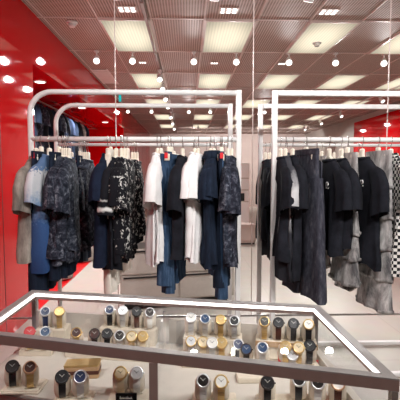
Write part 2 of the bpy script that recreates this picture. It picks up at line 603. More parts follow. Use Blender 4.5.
for i, sy in enumerate((5.35, 7.6, 9.2, 10.9)):
    spot(4.1, sy, 3.04, (4.9, sy - 1.6, .9), 'white spotlight on the right hand ceiling track, %s from the viewer' % ORD[i], 110, 'spotlights on the right track')

# smoke detectors, vent, hanging sign
for i, (px, py, lab) in enumerate(((72, 22, 'white round smoke detector near the red wall'), (317, 42, 'white round smoke detector beside the right light panel'))):
    p = onZ(px, py, ZC)
    t = thing('smoke_detector', lab, 'smoke detector', (p.x, p.y, ZC - .002))
    MB().cyl((0, 0, 0), (0, 0, -.02), .062, .056, 20).build('base', M['white'], t)
    MB().cyl((0, 0, -.02), (0, 0, -.055), .045, .03, 20).build('sensor', M['white'], t)
t = thing('ceiling_vent', 'pale rectangular air vent in the ceiling beside the red wall', 'vent', (-1.44, 4.18, ZC - .002))
vm = MB()
for i in range(9):
    vm.box((-.12, -.5 + i * .115, -.008), (.12, -.41 + i * .115, -.001))
vm.build('slats', M['white'], t)
MB().box((-.145, -.54, -.005), (-.12, .57, 0)).box((.12, -.54, -.005), (.145, .57, 0)).build('frame', M['white'], t)
p = onY(120, 97, 4.9)
t = thing('hanging_sign', 'small teal lit sign hanging from the ceiling', 'sign', (p.x, p.y, 0))
MB().box((-.022, -.02, p.z - .085), (.022, .02, p.z + .085), .004).build('sign_face', M['teal'], t)
MB().cyl((0, 0, p.z + .085), (0, 0, 3.196), .004, n=8).build('rod', M['steel'], t)

# soffit downlights in the recess
for i, dy in enumerate((2.1, 4.1, 6.1)):
    t = thing('downlight', 'round downlight in the red recess soffit, %s from the viewer' % ORD[i], 'ceiling light', (-1.84, dy, AZ - .001), 0, 'recess downlights')
    MB().cyl((0, 0, 0), (0, 0, -.012), .075, n=20).build('rim', M['white'], t)
    MB().cyl((0, 0, -.012), (0, 0, -.014), .06, n=20).build('lens', M['lamp'], t)
    ld = bpy.data.lights.new('recess_lamp', 'SPOT')
    ld.energy = 170
    ld.spot_size = math.radians(130)
    ld.spot_blend = .8
    ld.shadow_soft_size = .06
    lo = bpy.data.objects.new('recess_lamp', ld)
    COL.objects.link(lo)
    lo.location = (-1.84, dy, AZ - .03)

# ------------------------------------------------------------------ clothing
N = 32


def tee_meshes(w, L, sl, th, seed, collar='round', flare=1.05, sleeve_half=.06):
    r = random.Random(seed)
    ph = [r.uniform(0, 6.28) for _ in range(8)]
    hw0 = w / 2
    prof = [(0, .075, .022), (-.012, .1, .028), (-.03, .118, .032), (-.06, hw0 * .8, .034), (-.095, hw0 * .93, .036), (-.14, hw0, .04)]
    nz = 14
    for i in range(1, nz + 1):
        t = i / nz
        z = -.14 - (L - .14) * t
        prof.append((z, hw0 * (1 - .05 * math.sin(PI * t) + (flare - 1) * t), th * (.8 + .35 * t)))
    rings = []
    for z, hw, t_ in prof:
        d = min(1, max(0, -z - .06) / (L * .75))
        ring = []
        for k in range(N):
            a = 2 * PI * k / N
            cx = math.copysign(abs(math.cos(a)) ** .8, math.cos(a))
            x = hw * cx
            yy = t_ * math.copysign(abs(math.sin(a)) ** .7, math.sin(a))
            fold = d * (.022 * math.sin(17 * x / hw * .55 + ph[0] + 1.5 * d) + .013 * math.sin(31 * x * 2 + ph[1] - 4 * z) + .008 * math.sin(60 * x + ph[2] + 3 * z))
            side = 1 if math.sin(a) >= 0 else -.6
            yy += fold * side + .012 * d * math.sin(3 * z + ph[3])
            zz = z + (.016 * d * math.sin(9 * x / hw + ph[4]) + .03 * x / hw * math.sin(ph[7]) if d > .8 else 0)
            ring.append((x * (1 + .05 * d * math.sin(12 * z + ph[5]) + .025 * d * math.sin(29 * z + ph[6])), yy, zz))
        rings.append(ring)
    body = MB().loft(rings, False)
    sleeves = []
    for s in (-1, 1):
        P = [Vector((s * (hw0 - .06), 0, -.078)), Vector((s * (hw0 - .025), 0, -.115)), Vector((s * (hw0 + .006), 0, -.17)), Vector((s * (hw0 + .018), 0, -.22)), Vector((s * (hw0 + .02), .004, -sl))]
        pts = []
        for i in range(len(P) - 1):
            for j in range(3):
                pts.append(P[i].lerp(P[i + 1], j / 3))
        pts.append(P[-1])
        rr = []
        for i, p in enumerate(pts):
            t = i / (len(pts) - 1)
            d = (pts[min(i + 1, len(pts) - 1)] - pts[max(i - 1, 0)]).normalized()
            a = Vector((-d.z, 0, d.x)).normalized()
            ha = (.035 + .03 * min(1, t * 3)) * (1 + .12 * t) * sleeve_half / .06
            hb = .036 + .016 * t
            rr.append([p + a * ha * math.cos(2 * PI * k / 20) + Vector((.004 * t * math.sin(3 * 2 * PI * k / 20 + ph[7] + 18 * t), hb * math.sin(2 * PI * k / 20) + .009 * t * math.sin(5 * 2 * PI * k / 20 + ph[6] + s), (.05 + .02 * math.sin(ph[4])) * t * t * s * math.cos(2 * PI * k / 20) * (1 if s > 0 else -1) * -.55)) for k in range(20)])
        sleeves.append(MB().loft(rr, False))
    cb = MB()
    if collar == 'round':
        rr = []
        for i in range(24):
            a = 2 * PI * i / 24
            c = Vector((.078 * math.cos(a), .028 * math.sin(a), .002 - .014 * (1 if math.sin(a) < 0 else .2) * abs(math.sin(a))))
            n_ = Vector((math.cos(a), math.sin(a), 0))
            rr.append([c + n_ * .007 * math.cos(b) + Vector((0, 0, .013 * math.sin(b))) for b in [2 * PI * q / 8 for q in range(8)]])
        rr.append(rr[0])
        cb.loft(rr, False)
    else:                                  # turned-down shirt collar
        rr = []
        for i in range(25):
            a = -PI / 2 + .22 + (2 * PI - .44) * i / 24
            n_ = Vector((math.cos(a), math.sin(a), 0))
            c = Vector((.08 * math.cos(a), .032 * math.sin(a), 0))
            tip = .018 if i in (0, 24) else 0
            rr.append([c + Vector((0, 0, .03)), c + n_ * .012 + Vector((0, 0, .034)), c + n_ * .03 + Vector((0, 0, -.02 - tip)), c + n_ * .024 + Vector((0, 0, -.022 - tip))])
        cb.loft(rr, True)
    return body, sleeves, cb


def make_tee(label, mat, w=.38, L=.73, sl=.30, th=.045, seed=1, collar='round', name='t_shirt', cat='t-shirt', group=None, flare=1.05, sleeve_mat=None, hemband=True):
    t = thing(name, label, cat, group=group)
    b, sv, c = tee_meshes(w, L, sl, th, seed, collar, flare)
    b.build('body', mat, t)
    for q in sv:
        q.build('sleeve', sleeve_mat or mat, t)
    c.build('collar', mat, t)
    return t


def make_trousers(label, mat, w=.32, L=1.0, seed=1, flare=.1, legw=.085, name='jeans', cat='jeans', group=None, th=.04, gap=.0):
    r = random.Random(seed)
    ph = [r.uniform(0, 6.28) for _ in range(8)]
    t = thing(name, label, cat, group=group)
    hw0 = w / 2
    cz = -.27

    def ringat(cx, hw, tk, z, d, s):
        ring = []
        for k in range(24):
            a = 2 * PI * k / 24
            x = cx + hw * math.cos(a)
            yy = tk * math.copysign(abs(math.sin(a)) ** .75, math.sin(a)) + d * (.012 * math.sin(38 * x + ph[0] + s) + .006 * math.sin(70 * x + 6 * z + ph[1]))
            ring.append((x, yy, z + (.01 * math.sin(20 * x + ph[2]) if d >= .99 else 0)))
        return ring
    hip = [ringat(0, hw0 * (1 + .12 * i / 5), .022 + .02 * i / 5, -.035 + (cz + .01) * i / 5, .3 * i / 5, 0) for i in range(6)]
    MB().loft(hip, False).build('hip_section', mat, t)
    wb = [ringat(0, hw0 * 1.015, .026, z, 0, 0) for z in (0, -.004, -.036, -.04)]
    MB().loft(wb, False).build('waistband', mat, t)
    for s in (-1, 1):
        rings = []
        for i in range(14):
            q = i / 13
            z = -.2 - (L - .2) * q
            hw = legw * (1 + flare * q) * (1 - .06 * math.sin(PI * q))
            rings.append(ringat(s * (hw0 * .56 + gap * q + legw * flare * q * .5), hw, th * (1 + .25 * q), z, min(1, q * 1.2), s))
        MB().loft(rings, False).build('leg', mat, t)
    for s in (-1, 1):
        MB().box((s * hw0 * .55 - .045, -.052, -.2), (s * hw0 * .55 + .045, -.04, -.09), .004).build('pocket', mat, t)
    return t


def make_tiered(label, mat, L=1.1, seed=1, group=None, w=.30):
    r = random.Random(seed)
    t = thing('tiered_skirt', label, 'skirt', group=group)

    def ring(hw, tk, z, amp, ph):
        return [(hw * math.cos(a), tk * math.sin(a) + amp * math.sin(9 * a + ph) * abs(math.sin(a)), z + amp * .4 * math.sin(5 * a + ph)) for a in [2 * PI * k / 48 for k in range(48)]]
    MB().loft([ring(w / 2, .026, z, 0, 0) for z in (0, -.004, -.036, -.04)], False).build('waistband', mat, t)
    nt_ = 5
    for i in range(nt_):
        ph = r.uniform(0, 6)
        za, zb = -.035 - (L - .035) * i / nt_, -.035 - (L - .035) * (i + 1) / nt_ - .012
        h0 = w / 2 * (1 + .22 * i / nt_)
        h1 = w / 2 * (1 + .22 * (i + 1) / nt_) + .008
        k0, k1 = .03 + .03 * i / nt_, .03 + .03 * (i + 1) / nt_ + .010
        rs = [ring(h0 + (h1 - h0) * q, k0 + (k1 - k0) * q, za + (zb - za) * q, .012 * q, ph) for q in (0, .12, .3, .5, .7, .88, 1)]
        rs.append(ring(h1 + .008, k1 + .009, zb + .006, .012, ph))
        rs.append(ring(h1 + .007, k1 + .008, zb + .022, .011, ph))
        MB().loft(rs, False).build('tier', mat, t)
    return t


# hangers: wooden shoulder bar + hook; trouser hanger: straight bar + clips
RAILZ = 1.733
hk = [(0, 0, 0), (0, 0, .052)]
for i in range(1, 10):
    a = -PI / 2 + PI * 1.3 * i / 9
    hk.append((0, .0, .052))
hook_pts = [(0, 0, 0), (0, 0, .04), (0, -.014, .056)] + [(0, .0225 * math.cos(a), .08 + .0225 * math.sin(a)) for a in [math.radians(v) for v in (205, 170, 130, 90, 50, 10, -25)]]
hook_me = MB().tube(hook_pts, .0026, 6).mesh('hook')
hook_me.materials.append(M['chrome'])


def bar_rings(pts, hy, hz):
    rr = []
    for i, p in enumerate(pts):
        rr.append([(p[0], p[1] + hy * math.cos(a), p[2] + hz * math.sin(a)) for a in [2 * PI * k / 10 for k in range(10)]])
    return rr


shoulder_me = MB().loft(bar_rings([(-.13, 0, -.088), (-.095, 0, -.062), (-.055, 0, -.03), (-.025, 0, -.002), (0, 0, .008), (.025, 0, -.002), (.055, 0, -.03), (.095, 0, -.062), (.13, 0, -.088)], .012, .014)).box((-.024, -.011, -.012), (.024, .011, .062), .008).mesh('shoulder_bar')
shoulder_me.materials.append(M['creamwood'])
bar_me = MB().loft(bar_rings([(-.12, 0, .02), (0, 0, .026), (.12, 0, .02)], .008, .008)).box((-.022, -.010, .01), (.022, .010, .075), .006).mesh('shoulder_bar')
bar_me.materials.append(M['creamwood'])
clip_me = MB().box((-.009, -.02, -.022), (.009, .02, .022), .004).mesh('clip')
clip_me.materials.append(M['creamwood'])
redtag_me = MB().box((-.002, -.011, -.02), (.002, .011, .018), .0008).mesh('size_tag')
redtag_me.materials.append(M['tagred'])


def make_hanger(desc, loc, rz, clips, red=False, top=RAILZ):
    """top of hook sits over the rail; loc.z is the garment top"""
    t = thing('clothes_hanger', 'cream hanger holding the ' + desc, 'hanger', (loc[0], loc[1], loc[2]), rz, 'cream clothes hangers')
    hz = top - loc[2] - .081
    o = link_mesh('hook', hook_me, t)
    o.rotation_euler = (0, 0, -rz + PI / 2 * 0)
    o.location = (0, 0, hz)
    s = link_mesh('shoulder_bar', bar_me if clips else shoulder_me, t)
    s.location = (0, 0, hz - .046 if clips else hz - .043)
    if clips:
        for q in (-.1, .1):
            c = link_mesh('clip', clip_me, t)
            c.location = (q, 0, hz - .046)
    if red:
        c = link_mesh('size_tag', redtag_me, t)
        c.location = (-.135, 0, hz - .035)
        tag(c, 'small red size tag')
    return t


GARMENTS = []


def hang(o, desc, x, phi, ztop, y=-.27, clips=False, red=False, tiltz=0.0):
    o.location = (x, y, ztop)
    o.rotation_euler = (tiltz, 0, math.radians(phi))
    make_hanger(desc, (x, y, ztop), math.radians(phi), clips, red)
    GARMENTS.append((o, desc, x, phi, ztop, clips))
    return o


GL1, GL2, GL3, GR = 'clothes at the left end of the left rack', 'clothes in the middle of the left rack', 'clothes on the right half of the left rack', 'clothes on the right rack'


def T(desc, tail, mat, x, phi, ztop, group, red=False, **kw):
    o = make_tee(desc + ' ' + tail, M[mat], group=group, **kw)
    return hang(o, desc, x, phi, ztop, red=red)


def J(desc, tail, mat, x, phi, ztop, group, red=False, **kw):
    o = make_trousers(desc + ' ' + tail, M[mat], group=group, **kw)
    return hang(o, desc, x, phi, ztop, clips=True, red=red)


# --- left rack, left group
T('washed beige grey tee', 'leftmost on the left rack', 'beige', -1.035, 84, 1.60, GL1, L=.70, sl=.36, seed=11, th=.04)
J('long dark blue jeans', 'at the left end hanging lowest beside the beige tee', 'darkjean', -1.0, 86, 1.645, GL1, red=True, w=.28, L=.95, seed=12, legw=.085)
T('pale to blue dip dyed tee', 'with a whitish shoulder on the left rack', 'ombre', -.945, 80, 1.615, GL1, L=.73, sl=.335, seed=13, th=.07)
T('charcoal tie dyed tee', 'with pale blotches next to the dip dyed tee', 'tiedye', -.855, 88, 1.60, GL1, L=.72, sl=.36, seed=14, th=.045)
J('dark navy jeans with frayed hems', 'showing below the tie dyed tees', 'darkjean', -.88, 84, 1.64, GL1, w=.28, L=.86, seed=15, legw=.08)
T('mottled charcoal tee', 'in the middle of the left group of clothes', 'tiedye', -.842, 88, 1.60, GL1, L=.68, sl=.33, seed=16, th=.045)
T('dark flecked tee', 'second from right in the left group of clothes', 'tiedye_dark', -.828, 90, 1.595, GL1, L=.66, sl=.34, seed=17, th=.045)
T('dark mottled tee', 'rightmost of the left group of clothes', 'tiedye', -.812, 92, 1.595, GL1, L=.60, sl=.37, seed=19, th=.05)
# --- middle group
T('plain navy tee', 'leftmost of the middle group of the left rack', 'navy', -.545, 82, 1.62, GL2, L=.73, sl=.33, seed=21, th=.045)
J('long off white trousers', 'hanging lowest between the navy tee and the printed black tees', 'creamcloth', -.525, 90, 1.66, GL2, w=.22, L=.97, seed=22, legw=.06, name='trousers', cat='trousers', th=.025)
T('black tee with white brush stripes', 'on the sleeve in the middle of the left rack', 'black', -.488, 82, 1.595, GL2, L=.72, sl=.38, seed=23, th=.04, sleeve_mat=M['striped_sleeve'])
T('black tee with a white print', 'on its lower part behind the brush stripe tee', 'print2', -.452, 86, 1.595, GL2, L=.70, sl=.34, seed=24, th=.035)
T('black tee with a flecked front', 'second from right in the middle group', 'print2', -.432, 86, 1.595, GL2, L=.64, sl=.32, seed=25, th=.035)
T('black and white printed tee', 'rightmost of the middle group of the left rack', 'print', -.41, 86, 1.585, GL2, L=.60, sl=.34, seed=26, th=.035)
# --- right half of left rack
T('plain white tee', 'leftmost of the white clothes on the left rack', 'whitecloth', -.205, 84, 1.625, GL3, L=.76, sl=.34, seed=31, th=.032)
T('white tee', 'second from left against the blue jeans', 'whitecloth', -.18, 80, 1.62, GL3, L=.72, sl=.33, seed=32, th=.032)
J('long narrow blue jeans', 'between the white tee and the plain black tee', 'jean', -.128, 86, 1.645, GL3, red=True, w=.20, L=.97, seed=34, legw=.055, th=.03)
J('wide blue jeans with ragged hems', 'behind the plain black tee', 'jean', -.11, 62, 1.63, GL3, w=.26, L=.90, seed=33, legw=.075)
T('plain black tee', 'between blue jeans and white tee on the left rack', 'black', -.03, 78, 1.61, GL3, L=.70, sl=.38, seed=35, th=.045)
T('loose white tee', 'just right of the plain black tee', 'whitecloth', .055, 74, 1.63, GL3, L=.72, sl=.31, seed=36, th=.032)
T('crisp white tee', 'just left of the navy denim shirt', 'whitecloth', .08, 76, 1.625, GL3, L=.70, sl=.30, seed=37, th=.032)
T('navy denim shirt', 'nearest to the crisp white tee', 'darkjean', .165, 78, 1.615, GL3, L=.74, sl=.30, seed=38, th=.04, collar='shirt', name='denim_shirt', cat='shirt')
T('second navy denim shirt', 'left of the long blue jeans at the right post', 'darkjean', .19, 78, 1.62, GL3, L=.72, sl=.29, seed=39, th=.035, collar='shirt', name='denim_shirt', cat='shirt')
J('long faded blue jeans', 'nearest to the right post of the left rack', 'jean', .235, 88, 1.645, GL3, red=True, w=.24, L=1.0, seed=40, legw=.065, th=.03)
J('dark blue trousers', 'showing below the rightmost tie dyed tees', 'darkjean', .245, 80, 1.63, GL3, w=.26, L=.90, seed=41, legw=.06, name='trousers', cat='trousers')
T('dark blue tie dyed tee', 'second from the right post of the left rack', 'tiedye', .285, 84, 1.605, GL3, L=.70, sl=.36, seed=42, th=.04)
T('long dark tie dyed tee', 'rightmost against the right post of the left rack', 'tiedye_dark', .312, 86, 1.605, GL3, L=.74, sl=.38, seed=43, th=.045)
# --- right rack
T('black tee', 'leftmost on the right rack', 'black', .655, 92, 1.60, GR, L=.66, sl=.36, seed=51, th=.035)
T('pale grey bleached tee', 'among black tees at the left of the right rack', 'acidpale', .69, 88, 1.605, GR, L=.80, sl=.34, seed=52, th=.04)
T('black tee with short sleeves', 'between the bleached tee and wide black trousers', 'black', .74, 90, 1.61, GR, L=.86, sl=.36, seed=53, th=.04)
J('wide washed black denim trousers', 'hanging longest on the right rack', 'blackdenim', .835, 106, 1.665, GR, red=True, w=.30, L=1.02, seed=54, legw=.10, flare=.55, th=.045, name='trousers', cat='trousers')
t1 = T('black tee with a small white emblem', 'right of the wide black trousers', 'black', 1.00, 99, 1.585, GR, L=.62, sl=.34, seed=55, th=.045)
T('plain black loose tee', 'tucked behind the emblem tee on the right rack', 'black', 1.085, 92, 1.59, GR, L=.58, sl=.34, seed=56, th=.04)
o = make_tiered('grey acid washed tiered skirt between the two emblem tees', M['acid'], L=.90, seed=57, group=GR, w=.3)
hang(o, 'grey acid washed tiered skirt', 1.13, 92, 1.64, clips=True)
t2 = T('second black tee with a white emblem', 'right of the short grey skirt', 'black', 1.235, 101, 1.60, GR, L=.72, sl=.38, seed=58, th=.045)
o = make_tiered('long grey acid washed tiered skirt at the right end of the rack', M['acid'], L=1.10, seed=59, group=GR, w=.30)
hang(o, 'long grey acid washed tiered skirt', 1.35, 98, 1.655, clips=True)
T('black and white checked tee', 'cut by the right edge of the picture', 'check', 1.44, 94, 1.625, GR, L=.86, sl=.36, seed=60, th=.05)
for t_ in (t1, t2):
    em = MB()
    em.tube([(-.018, 0, -.03), (-.018, 0, .03), (.012, 0, .03), (.018, 0, .012), (.010, 0, -.004), (-.016, 0, -.004)], .005, 6)
    em.box((.012, -.004, -.03), (.020, .004, -.022))
    e = em.build('emblem', M['whitecloth'], t_)
    e.scale = (.7, .7, .7)
    e.location = (-.09, .058, -.17)
    e.rotation_euler = (0, 0, PI)
    tag(e, 'small white chest emblem')

# ------------------------------------------------------------------ clothing racks


def arc(cx, cz, r, a0, a1, y, n=10):
    return [(cx + r * math.cos(a), y, cz + r * math.sin(a)) for a in [a0 + (a1 - a0) * i / n for i in range(n + 1)]]


def rack(label, x0, x1, y, round_left, group='white garment racks'):
    t = thing('garment_rack', label, 'clothing rack', ((x0 + x1) / 2, y, 0), 0, group)
    cx = (x0 + x1) / 2
    r = .018
    zt = 2.052
    if round_left:
        a = [(x0 - cx, 0, .05)] + [(x0 - cx, 0, 1.2), (x0 - cx, 0, zt - .16)] + [(p[0] - cx, 0, p[2]) for p in arc(x0 + .15, zt - .15, .15, PI, PI / 2, 0)] + [(x1 - cx - r, 0, zt)]
        MB().tube(a, r, 14).build('frame', M['white'], t)
    else:
        MB().box((x0 - cx - r, -r, .05), (x0 - cx + r, r, zt + r), .004).box((x0 - cx + r, -r, zt - r), (x1 - cx - r, r, zt + r), .004).build('frame', M['white'], t)
    MB().box((x1 - cx - r, -r, .05), (x1 - cx + r, r, zt + r), .004).build('post', M['white'], t)
    MB().tube([(x0 - cx, 0, RAILZ), (x1 - cx, 0, RAILZ)], .0175 if y < 0 else .013, 14).build('hanging_rail', M['white'], t)
    MB().box((x0 - cx - .03, -.16, 0), (x0 - cx + .03, .16, .05), .01).build('foot', M['white'], t)
    MB().box((x1 - cx - .03, -.16, 0), (x1 - cx + .03, .16, .05), .01).build('foot', M['white'], t)
    MB().box((x0 - cx + .03, -.02, .012), (x1 - cx - .03, .02, .04), .006).build('base_bar', M['white'], t)
    return t


rack('white tubular rack with a rounded corner at left', -1.07, .36, -.27, True)
rack('white square cornered rack at right', .612, 2.02, -.27, False)
rack('mirror reflection of the rounded left rack, modelled behind it', -1.07, .36, .27, True)  # rear pair: the front racks' mirror image, built as solid geometry
rack('mirror reflection of the square right rack, modelled behind it', .612, 2.02, .27, False)

# mirror reflection of the clothes, modelled as solid copies on the rear racks
for (o, desc, x, phi, ztop, clips) in list(GARMENTS):
    c = copy_tree(o)
    c.location = (x, .27, ztop)
    c.rotation_euler = (0, 0, -math.radians(phi))
    c['label'] = desc + (' modelled as mirror reflection behind the left rack' if x < .5 else ' modelled as mirror reflection behind the right rack')
    c['group'] = 'mirror reflection of the clothes'
    h = make_hanger(desc + ' in the mirror reflection', (x, .27, ztop), -math.radians(phi), clips, False)

# ------------------------------------------------------------------ watch case
BL, BR, FR, FL = (-.727, -1.205), (.545, -1.462), (.562, -2.062), (-.745, -1.70)
ZT, ZF, ZB = .95, .75, .715
Q = [FL, FR, BR, BL]


def lerp2(a, b, t):
    return (a[0] + (b[0] - a[0]) * t, a[1] + (b[1] - a[1]) * t)


def bil(u, v):
    return lerp2(lerp2(FL, FR, u), lerp2(BL, BR, u), v)


def inset(q, d):
    out = []
    n = len(q)
    for i in range(n):
        p0, p1, p2 = Vector(q[i - 1]), Vector(q[i]), Vector(q[(i + 1) % n])
        e1, e2 = (p1 - p0).normalized(), (p2 - p1).normalized()
        n1, n2 = Vector((-e1.y, e1.x)), Vector((-e2.y, e2.x))
        b = (n1 + n2).normalized()
        out.append(tuple(p1 + b * (d / max(.2, b.dot(n1)))))
    return out


def edgebar(mb, q, qi, i, z0, z1):
    j = (i + 1) % 4
    mb.prism([q[i], q[j], qi[j], qi[i]], z0, z1)


def watch_case(label, flip=False):
    m = (lambda q: [(x, -y) for x, y in q][::-1]) if flip else (lambda q: q)
    t = thing('display_case', label, 'display case', (0, 0, 0))
    q0, q1, q2, q3 = Q, inset(Q, .027), inset(Q, .0325), inset(Q, .008)
    f = MB()
    for i in range(4):
        j = (i + 1) % 4
        f.prism(m([q0[i], q0[j], q1[j], q1[i]]), ZT - .03, ZT)
    f.build('top_frame', M['taupe'], t)
    tr_ = MB()
    for i in range(4):
        j = (i + 1) % 4
        tr_.prism(m([q0[i], q0[j], q1[j], q1[i]]), ZT, ZT + .004)
    tr_.build('top_trim', M['trimgrey'], t)
    for i in (1, 2, 3):
        j = (i + 1) % 4
        s = MB().prism(m([q1[i], q1[j], q2[j], q2[i]]), ZT - .014, ZT - .003).build('led_strip', M['led'], t)
    MB().prism(m(q1), ZT - .002, ZT + .003).build('top_glass', M['glass'], t)
    q4 = inset(Q, .005)
    for i, nm in ((0, 'front_glass'), (1, 'side_glass'), (3, 'side_glass')):
        j = (i + 1) % 4
        MB().prism(m([q3[i], q3[j], q4[j], q4[i]]), ZB, ZT - .03).build(nm, M['glass'], t)
    for i in range(4):
        a = q0[i]
        cx, cy = sum(p[0] for p in Q) / 4, sum(p[1] for p in Q) / 4
        d = Vector((cx - a[0], cy - a[1])).normalized() * .014
        w = .009
        MB().prism(m([(a[0] + d.x - w, a[1] + d.y - w), (a[0] + d.x + w, a[1] + d.y - w), (a[0] + d.x + w, a[1] + d.y + w), (a[0] + d.x - w, a[1] + d.y + w)]), ZB, ZT - .03).build('corner_post', M['steel'], t)
    mp_ = bil(.49, .012)
    MB().prism(m([(mp_[0] - .013, mp_[1] - .008), (mp_[0] + .013, mp_[1] - .008), (mp_[0] + .013, mp_[1] + .012), (mp_[0] - .013, mp_[1] + .012)]), ZB, ZT - .03).build('front_post', M['taupe'], t)
    e = .004
    a, b = bil(.49, .05), bil(.49, .95)
    MB().prism(m([(a[0] - e, a[1]), (a[0] + e, a[1]), (b[0] + e, b[1]), (b[0] - e, b[1])]), ZF, ZT - .05).build('divider', M['acrylic'], t)
    MB().prism(m(q3), ZB, ZF).build('display_floor', M['pad'], t)
    lb = MB()
    for i in range(4):
        j = (i + 1) % 4
        lb.prism(m([q0[i], q0[j], q3[j], q3[i]]), ZB - .03, ZB + .028)
    lb.build('lower_frame', M['steel'], t)
    MB().prism(m(inset(Q, .004)), .09, ZB - .03).build('cabinet', M['drawer'], t)
    MB().prism(m(inset(Q, .04)), 0, .09).build('plinth', M['dark'], t)
    # staff side: back panel of the glass part and drawers
    bx, by = Vector(BL), Vector(BR)
    ev = (by - bx).normalized()
    nv = Vector((-ev.y, ev.x))
    L_ = (by - bx).length

    def backbox(u0, u1, d0, d1):
        pts = [bx + ev * L_ * u0 + nv * d0, bx + ev * L_ * u0 + nv * d1, bx + ev * L_ * u1 + nv * d1, bx + ev * L_ * u1 + nv * d0]
        return m([tuple(p) for p in pts][::-1])
    for u0, u1 in ((.01, .49), (.51, .99)):
        MB().prism(backbox(u0, u1, -.012, -.004), ZF, .86).build('sliding_door', M['drawer'], t)
        for z0, z1 in ((.405, .67), (.11, .385)):
            dr = MB().prism(backbox(u0, u1, -.004, .014), z0, z1).build('drawer', M['drawer'], t)
            MB().prism(backbox(u0 + .02, u1 - .02, .014, .02), z1 - .03, z1 - .012).build('finger_pull', M['dark'], dr)
    return t


watch_case('glass topped watch display case with lit edges in the foreground')
watch_case('mirror reflection of the watch case, grey drawer side, beyond the racks', True)  # flipped solid copy standing in for the case's mirror image

# ------------------------------------------------------------------ watches
WC = {'silver': plain('watch_steel', (228, 228, 230), .3, .75), 'gold': plain('watch_gold', (220, 188, 128), .28, .8), 'rose': plain('watch_rose_gold', (222, 180, 146), .28, .8),
      'black': plain('watch_black', (22, 22, 26), .35), 'gun': plain('watch_gunmetal', (70, 66, 66), .3, .9), 'brown': plain('watch_brown_leather', (88, 46, 34), .6),
      'navy': plain('watch_navy', (28, 44, 84), .4), 'blue': plain('watch_blue_dial', (36, 68, 106), .3), 'white': plain('watch_white_dial', (238, 236, 230), .35),
      'red': plain('watch_red', (204, 34, 44), .5), 'choc': plain('watch_chocolate_dial', (72, 38, 30), .3), 'cream': plain('watch_cream', (226, 206, 170), .5)}
RY, RZ = .028, .040


def ellip(a, k=1.0):
    return Vector((0, -RY * k * math.cos(a), RZ + RZ * k * math.sin(a)))


DA = math.radians(54)
cush = MB()
rr = []
for x_, s_ in ((-.0265, .55), (-.0235, .8), (-.015, .95), (0, 1), (.015, .95), (.0235, .8), (.0265, .55)):
    rr.append([(x_, -RY * s_ * math.cos(a), RZ + RZ * s_ * math.sin(a)) for a in [2 * PI * k / 24 for k in range(24)]])
cush.loft(rr, True)
cush_me = cush.mesh('cushion_pad')
cush_me.materials.append(M['cream'])
foot_me = MB().box((-.02, -.018, 0), (.02, .018, .007), .002).mesh('stand_foot')
foot_me.materials.append(M['cream'])


def strap_mesh(linked):
    mb = MB()
    n = 26
    for i in range(n):
        a0, a1 = DA + .35 + (2 * PI - .7) * i / n, DA + .35 + (2 * PI - .7) * (i + 1) / n
        q = abs((i + .5) / n - .5) * 2
        w = .0088 + .003 * q
        g = .06 if linked else -.02
        a1 -= g * (a1 - a0) * 2
        rr = []
        for a in (a0, a1):
            p, po = ellip(a, 1.04), ellip(a, 1.15 if linked else 1.11)
            rr.append([(-w, p.y, p.z), (w, p.y, p.z), (w, po.y, po.z), (-w, po.y, po.z)])
        mb.loft(rr, True, False)
    return mb


DT = math.radians(36)
dn = Vector((0, -math.cos(DT), math.sin(DT)))
dc = ellip(DA, 1.02)
case_mb = MB().tube([dc, dc + dn * .004, dc + dn * .009, dc + dn * .011], [.0202, .0222, .0222, .0202], 24)
bz_in = MB()
ring_ = []
ax1, ax2 = Vector((1, 0, 0)), dn.cross(Vector((1, 0, 0)))
for i in range(25):
    a = 2 * PI * i / 24
    rd = ax1 * math.cos(a) + ax2 * math.sin(a)
    ring_.append([dc + dn * .0105 + rd * .0165, dc + dn * .0135 + rd * .0174, dc + dn * .0125 + rd * .0206, dc + dn * .0095 + rd * .0214])
bz_in.loft(ring_, False)
dial_mb = MB().tube([dc + dn * .0108, dc + dn * .0118], .0168, 24)
hand_mb = MB()
for a, l in ((.7, .010), (2.4, .012)):
    rd = ax1 * math.cos(a) + ax2 * math.sin(a)
    hand_mb.tube([dc + dn * .0124 - rd * .002, dc + dn * .0124 + rd * l], .0007, 4)
crown_mb = MB().cyl(dc + dn * .0055 + Vector((.021, 0, 0)), dc + dn * .0055 + Vector((.0255, 0, 0)), .0028, n=10)
_cache = {}


def wm(kind, mb, mat):
    k = (kind, mat.name)
    if k not in _cache:
        me = mb.mesh(kind)
        me.materials.append(mat)
        _cache[k] = me
    return _cache[k]


STRAP_L, STRAP_S = strap_mesh(True), strap_mesh(False)
LINKED = {'silver', 'gold', 'rose', 'gun'}


